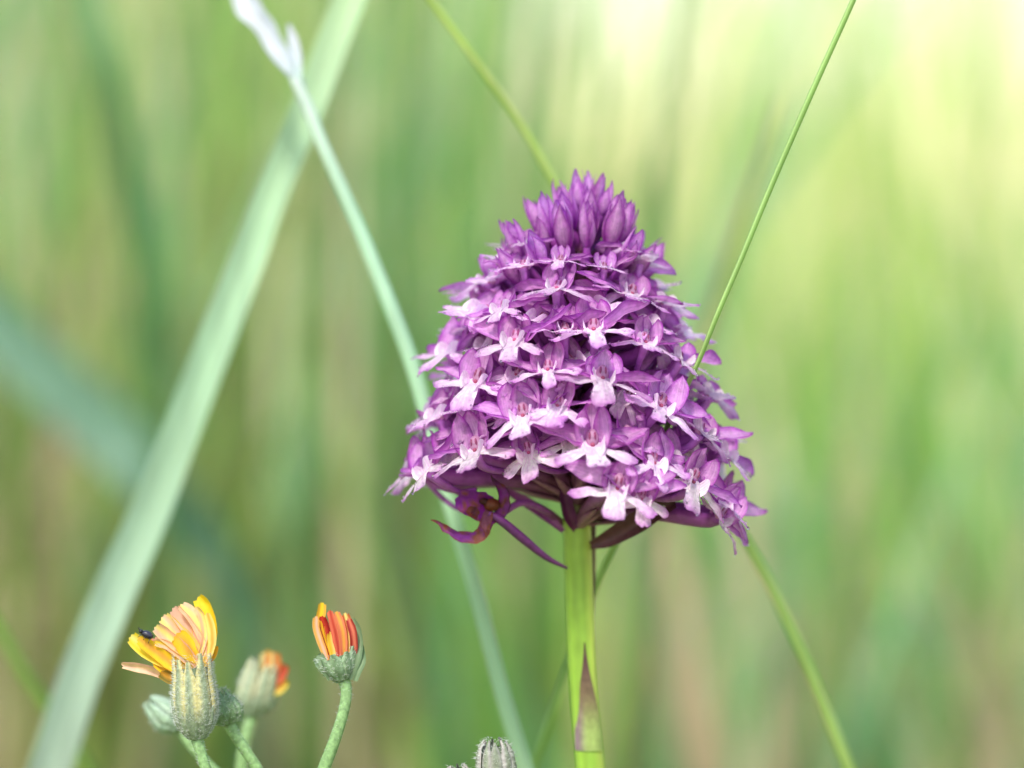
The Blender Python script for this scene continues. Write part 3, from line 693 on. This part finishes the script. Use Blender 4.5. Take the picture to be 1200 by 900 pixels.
def ligule(parent, pts, wmm, cin, cout, name='petal', tw=.5, fold=.25, face=None, back=None):
    """strap petal along parent-space metres points, toothed tip"""
    P = catmull(pts, 12); mb = MB(); m = 12; ac = 7
    fc = face or Vector((0, -1, .2))
    for i, p in enumerate(P):
        d = (P[min(i + 1, m - 1)] - P[max(i - 1, 0)]).normalized(); s = d.cross(fc).normalized(); n_ = s.cross(d)
        f = i / (m - 1); w_ = wmm * .001 * (.55 + .45 * sstep(0, .5, f)) * (1 - .22 * sstep(.85, 1, f)); t_ = tw * (f - .3)
        s2 = s * math.cos(t_) + n_ * math.sin(t_); n2 = n_ * math.cos(t_) - s * math.sin(t_)
        for k in range(ac):
            u = k / (ac - 1) * 2 - 1
            q = p + s2 * (u * w_ / 2) - n2 * (fold * w_ * (1 - u * u)) + noise.noise_vector(p * 900 + Vector((u, 0, 0))) * .00008
            if i == m - 1: q += d * (.00012 if k % 2 == 0 else -.00012) - d * abs(u) * .0003
            mb.v.append(q); mb.c.append(mixc(cin, cout, .5 + .5 * math.sin(u * 4.2 + 1.2)))
    for i in range(m - 1):
        for k in range(ac - 1):
            a = i * ac + k; mb.f.append((a, a + 1, a + ac + 1, a + ac))
    return mb.build(name, M_ligule, parent)
def weed(name, label, cat, stem_px, stem_w, t, tilt=(0, 0), group='hawkweed heads and buds'):
    """stem_px from the head downwards; returns the thing, the head matrix (mm -> thing space metres) and a pixel mapper in thing space"""
    P = px_path([(x, y, t) for x, y in stem_px], 24)
    d = (P[-1] - P[-2]).normalized(); e = Vector((P[-1].x + d.x * .06, P[-1].y + .01, 0))
    path = P + catmull([P[-1], P[-1] + d * .05, e.lerp(P[-1] + d * .05, .4), e], 14)[1:]
    W = interp([px_w(a, t) / 2 for a in stem_w], 24) + [px_w(stem_w[-1], t) / 2] * 13
    o = tag(empty(name, e), label, cat, group)
    loc = [p - e for p in path]
    MB().tube(loc, W, 10, lambda s, th: mixc(lin(150, 184, 130), lin(120, 156, 92), s)).build('stem', M_weed, o)
    rr = random.Random(len(name)); hp = []
    for k in range(160):
        i = rr.uniform(0, 22); p = loc[int(i)].lerp(loc[int(i) + 1], i % 1); a = rr.uniform(0, 6.28)
        n_ = Vector((math.cos(a), math.sin(a), .1)); hp.append((p + n_ * W[0] * .9, n_))
    hairs(hp, 5, .0005, o, .00002)
    ax = -(P[1] - P[0]).normalized() + Vector((tilt[0], tilt[1], 0)); q = ax.normalized().to_track_quat('Z', 'Y')
    M = Matrix.Translation(loc[0]) @ q.to_matrix().to_4x4() @ Matrix.Scale(.001, 4)
    return o, M, (lambda x, y, dt=0: at(x, y, t + dt) - e)
PX3 = K * .3855 * 1000
Y1, Y2, PK, OR, RD = lin(242, 208, 52), lin(246, 226, 136), lin(238, 190, 168), lin(234, 172, 76), lin(190, 66, 52)
# open yellow head
o, M, L = weed('hawkweed_flower', 'half open yellow flower head with pink backed petals and striped hairy cup', 'flower', [(231, 866), (236, 884), (242, 905), (252, 950)], [15, 13, 13, 13], .3855, (0.2, .02))
involucre(o, M, 100 * PX3, [.8, 1.95, 2.55, 2.8, 2.85, 2.75, 2.6, 2.45, 2.35, 2.25], 9, lin(136, 150, 124), lin(232, 216, 150), .1, 3, 2600, .0006)
for pts, wd, c0, c1 in (
    ([(240, 775), (246, 745), (240, 715), (230, 699)], 2.3, Y1, Y1),
    ([(238, 775), (240, 750), (226, 722), (211, 708)], 1.9, PK, Y2), ([(236, 775), (234, 755), (218, 732), (203, 712)], 2.0, PK, PK),
    ([(235, 778), (226, 758), (206, 738), (190, 722)], 2.1, Y2, PK), ([(232, 780), (216, 762), (198, 748), (182, 734)], 1.9, PK, Y2),
    ([(228, 782), (210, 774), (190, 760), (177, 748)], 1.6, PK, lin(226, 140, 120)), ([(232, 775), (220, 755), (208, 745), (196, 735)], 2.4, Y2, Y1),
    ([(226, 790), (206, 782), (186, 766), (162, 748)], 1.8, Y1, OR), ([(222, 786), (200, 776), (176, 764), (152, 746)], 2.3, Y1, Y2),
    ([(214, 798), (196, 792), (170, 784), (141, 779)], 1.3, PK, lin(246, 200, 150)), ([(212, 800), (202, 796), (194, 792), (188, 788)], 1.5, lin(120, 110, 50), OR),
    ([(228, 784), (212, 768), (196, 756), (180, 752)], 1.2, PK, Y1), ([(236, 776), (230, 750), (222, 728), (213, 716)], 1.1, Y1, PK), ([(230, 778), (214, 756), (200, 738), (188, 730)], 1.0, Y2, lin(226, 150, 130)),
    ([(222, 790), (204, 784), (190, 774), (172, 762)], 1.3, OR, Y1), ([(218, 794), (204, 790), (192, 784), (180, 776)], 1.4, Y1, OR), ([(242, 778), (248, 756), (247, 735), (242, 718)], 1.2, Y2, OR), ([(234, 770), (240, 745), (236, 722), (228, 712)], 1.0, PK, Y2),
    ([(240, 780), (243, 770), (246, 762), (247, 755)], 2.2, OR, Y1), ([(234, 772), (236, 752), (232, 730), (222, 714)], 2.2, Y1, Y2), ([(232, 774), (222, 764), (214, 752), (206, 744)], 2.6, Y1, OR)):
    k = rs.uniform(-.0012, .0012)
    ligule(o, [L(pts[0][0], pts[0][1], 0), L(pts[1][0], pts[1][1], k * .6), L(pts[2][0], pts[2][1], k), L(pts[3][0], pts[3][1], k * 1.4)], wd, c0, c1, tw=rs.uniform(-1.0, 1.0), fold=rs.uniform(.1, .5))
# small dark beetle on its petals
bt = at(172, 744, .3843); b = tag(empty('beetle', bt), 'tiny black beetle sitting on the yellow petals', 'beetle')
Mb = Matrix.Rotation(R(30), 3, 'Y')
mm = lambda q: Mb @ Vector(q)
bk = lin(34, 32, 44)
x = MB().ball((0, 0, 0), .00085, .0006, .0005, 14, 10, bk, Mb).build('body', M_beetle, b)
MB().ball(mm((-.00092, 0, .00002)), .0003, .0004, .00032, 10, 8, lin(24, 22, 30), Mb).build('head', M_beetle, b)
for sy in (-1, 1):
    MB().ball(mm((.0001, sy * .00022, .00012)), .0008, .0004, .00044, 12, 8, lin(44, 42, 58), Mb).build('wing_case', M_beetle, b)
    for xx in (-.0005, 0, .0005):
        MB().tube([mm((xx, sy * .0004, -.0002)), mm((xx * 1.3, sy * .0009, -.0001)), mm((xx * 1.6, sy * .0011, -.0007))], [.00007, .00006, .00003], 5, lambda s, t_: bk).build('leg', M_beetle, b)
    MB().tube([mm((-.0011, sy * .0002, .0001)), mm((-.0015, sy * .0004, .0003))], [.00004, .00003], 5, lambda s, t_: bk).build('antenna', M_beetle, b)
# red orange bud on the curved stem
o, M, L = weed('hawkweed_bud', 'red and orange bud alone on a curved pale green stem', 'flower bud', [(403, 796), (406, 812), (402, 836), (392, 868), (378, 905), (362, 950)], [15, 13, 13, 14, 15, 15], .3875, (-.12, 0))
involucre(o, M, 34 * PX3, [.9, 1.9, 2.3, 2.4], 9, lin(126, 152, 118), lin(160, 184, 150), .25, 5, 380, .0007)
DR, SAL = lin(150, 36, 40), lin(232, 130, 104)
for pts, wd, c0, c1 in (([(392, 790), (384, 764), (375, 738), (378, 706)], 1.3, OR, Y1), ([(394, 785), (388, 762), (381, 740), (376, 722)], 1.5, DR, RD), ([(390, 788), (383, 766), (377, 746), (373, 726)], 1.0, Y1, OR),
    ([(398, 785), (396, 760), (391, 736), (386, 715)], 1.0, SAL, RD), ([(402, 785), (403, 762), (401, 738), (394, 716)], 1.1, SAL, OR), ([(400, 786), (398, 764), (394, 744), (390, 726)], 1.2, DR, OR),
    ([(406, 785), (409, 762), (409, 738), (404, 718)], 1.2, RD, Y2), ([(408, 788), (414, 766), (414, 744), (408, 724)], 1.1, DR, SAL), ([(396, 790), (393, 772), (390, 754), (388, 740)], 1.4, Y1, Y2), ([(388, 788), (379, 762), (371, 738), (370, 722)], 1.0, OR, PK),
    ([(404, 790), (406, 775), (406, 760), (404, 748)], 1.5, lin(240, 160, 90), Y1), ([(400, 790), (401, 772), (399, 756), (396, 742)], 1.2, Y1, SAL)):
    k = rs.uniform(-.0012, .0012)
    ligule(o, [L(pts[0][0], pts[0][1], 0), L(pts[1][0], pts[1][1], k * .6), L(pts[2][0], pts[2][1], k), L(pts[3][0], pts[3][1], k * .8)], wd, c0, c1, tw=rs.uniform(-.4, .4))
for pts, wd in (([(410, 796), (419, 770), (419, 744), (411, 724)], 1.3), ([(416, 798), (423, 778), (423, 764), (419, 750)], 1.2), ([(388, 796), (378, 780), (374, 772), (371, 768)], 1.7), ([(398, 800), (396, 786), (394, 776), (392, 770)], 2.0)):
    ligule(o, [L(*pts[0], -.001), L(*pts[1], -.0008), L(*pts[2], 0), L(*pts[3], .0004)], wd, lin(108, 132, 98), lin(136, 156, 122), 'bract', fold=.1)
# green hairy bud beside the open head
o, M, L = weed('hawkweed_bud', 'closed green hairy bud tucked behind the open yellow head', 'flower bud', [(268, 848), (276, 862), (288, 880), (304, 905), (325, 945)], [15, 13, 13, 13, 13], .393, (.28, 0))
involucre(o, M, 44 * PX3, [1.1, 1.9, 2.1, 1.9, 1.4, .7, .25], 8, lin(118, 146, 104), lin(150, 176, 140), .1, 8, 420, .0007)
# soft bud with an orange tip
o, M, L = weed('hawkweed_bud', 'out of focus bud with an orange red tip behind the yellow head', 'flower bud', [(296, 838), (290, 858), (286, 880), (283, 905), (280, 945)], [16, 15, 15, 15, 15], .420, (-.05, .0))
involucre(o, M, 72 * PX3, [1.3, 2.6, 2.9, 2.8, 2.5, 2.1], 10, lin(150, 166, 138), lin(200, 194, 156), .1, 9, 300, .0008)
for pts, wd, c0, c1 in (([(312, 800), (318, 785), (320, 775), (319, 764)], 2.4, lin(214, 122, 78), lin(214, 160, 100)), ([(316, 806), (324, 796), (330, 786), (331, 778)], 2.0, lin(186, 84, 66), lin(204, 96, 70)), ([(308, 800), (312, 780), (313, 770), (312, 762)], 2.0, creamy, OR), ([(318, 812), (324, 808), (330, 802), (334, 796)], 2.0, lin(200, 190, 90), OR)):
    ligule(o, [L(*p, -.002) for p in pts], wd, c0, c1)
# pale bud at the left behind the open head
o, M, L = weed('hawkweed_bud', 'blurred pale green bud behind the left side of the yellow head', 'flower bud', [(210, 852), (222, 872), (240, 892), (262, 915), (285, 950)], [13, 12, 12, 12, 12], .408, (-.5, 0))
involucre(o, M, 52 * PX3, [1.2, 2.0, 2.2, 1.9, 1.3, .5], 8, lin(150, 176, 150), lin(176, 196, 176), .1, 10, 250, .0007)
# two buds rising into the lower edge
o, M, L = weed('hawkweed_bud', 'ribbed greyish bud rising from the bottom edge left of the orchid stem', 'flower bud', [(583, 930), (584, 945), (586, 960), (588, 990)], [14, 13, 13, 13], .384)
involucre(o, M, 65 * PX3, [1.1, 2.2, 2.5, 2.5, 2.45, 2.3, 1.9, 1.1], 10, lin(128, 136, 116), lin(176, 168, 168), 0, 12, 420, .0007)
o, M, L = weed('hawkweed_bud', 'tip of a grey bud barely showing at the bottom edge', 'flower bud', [(544, 958), (546, 970), (550, 990), (556, 1010)], [14, 13, 13, 13], .386)
involucre(o, M, 63 * PX3, [1.1, 2.0, 2.3, 2.3, 2.2, 2.0, 1.6, .9], 10, lin(128, 136, 116), lin(176, 168, 168), 0, 13, 300, .0007)
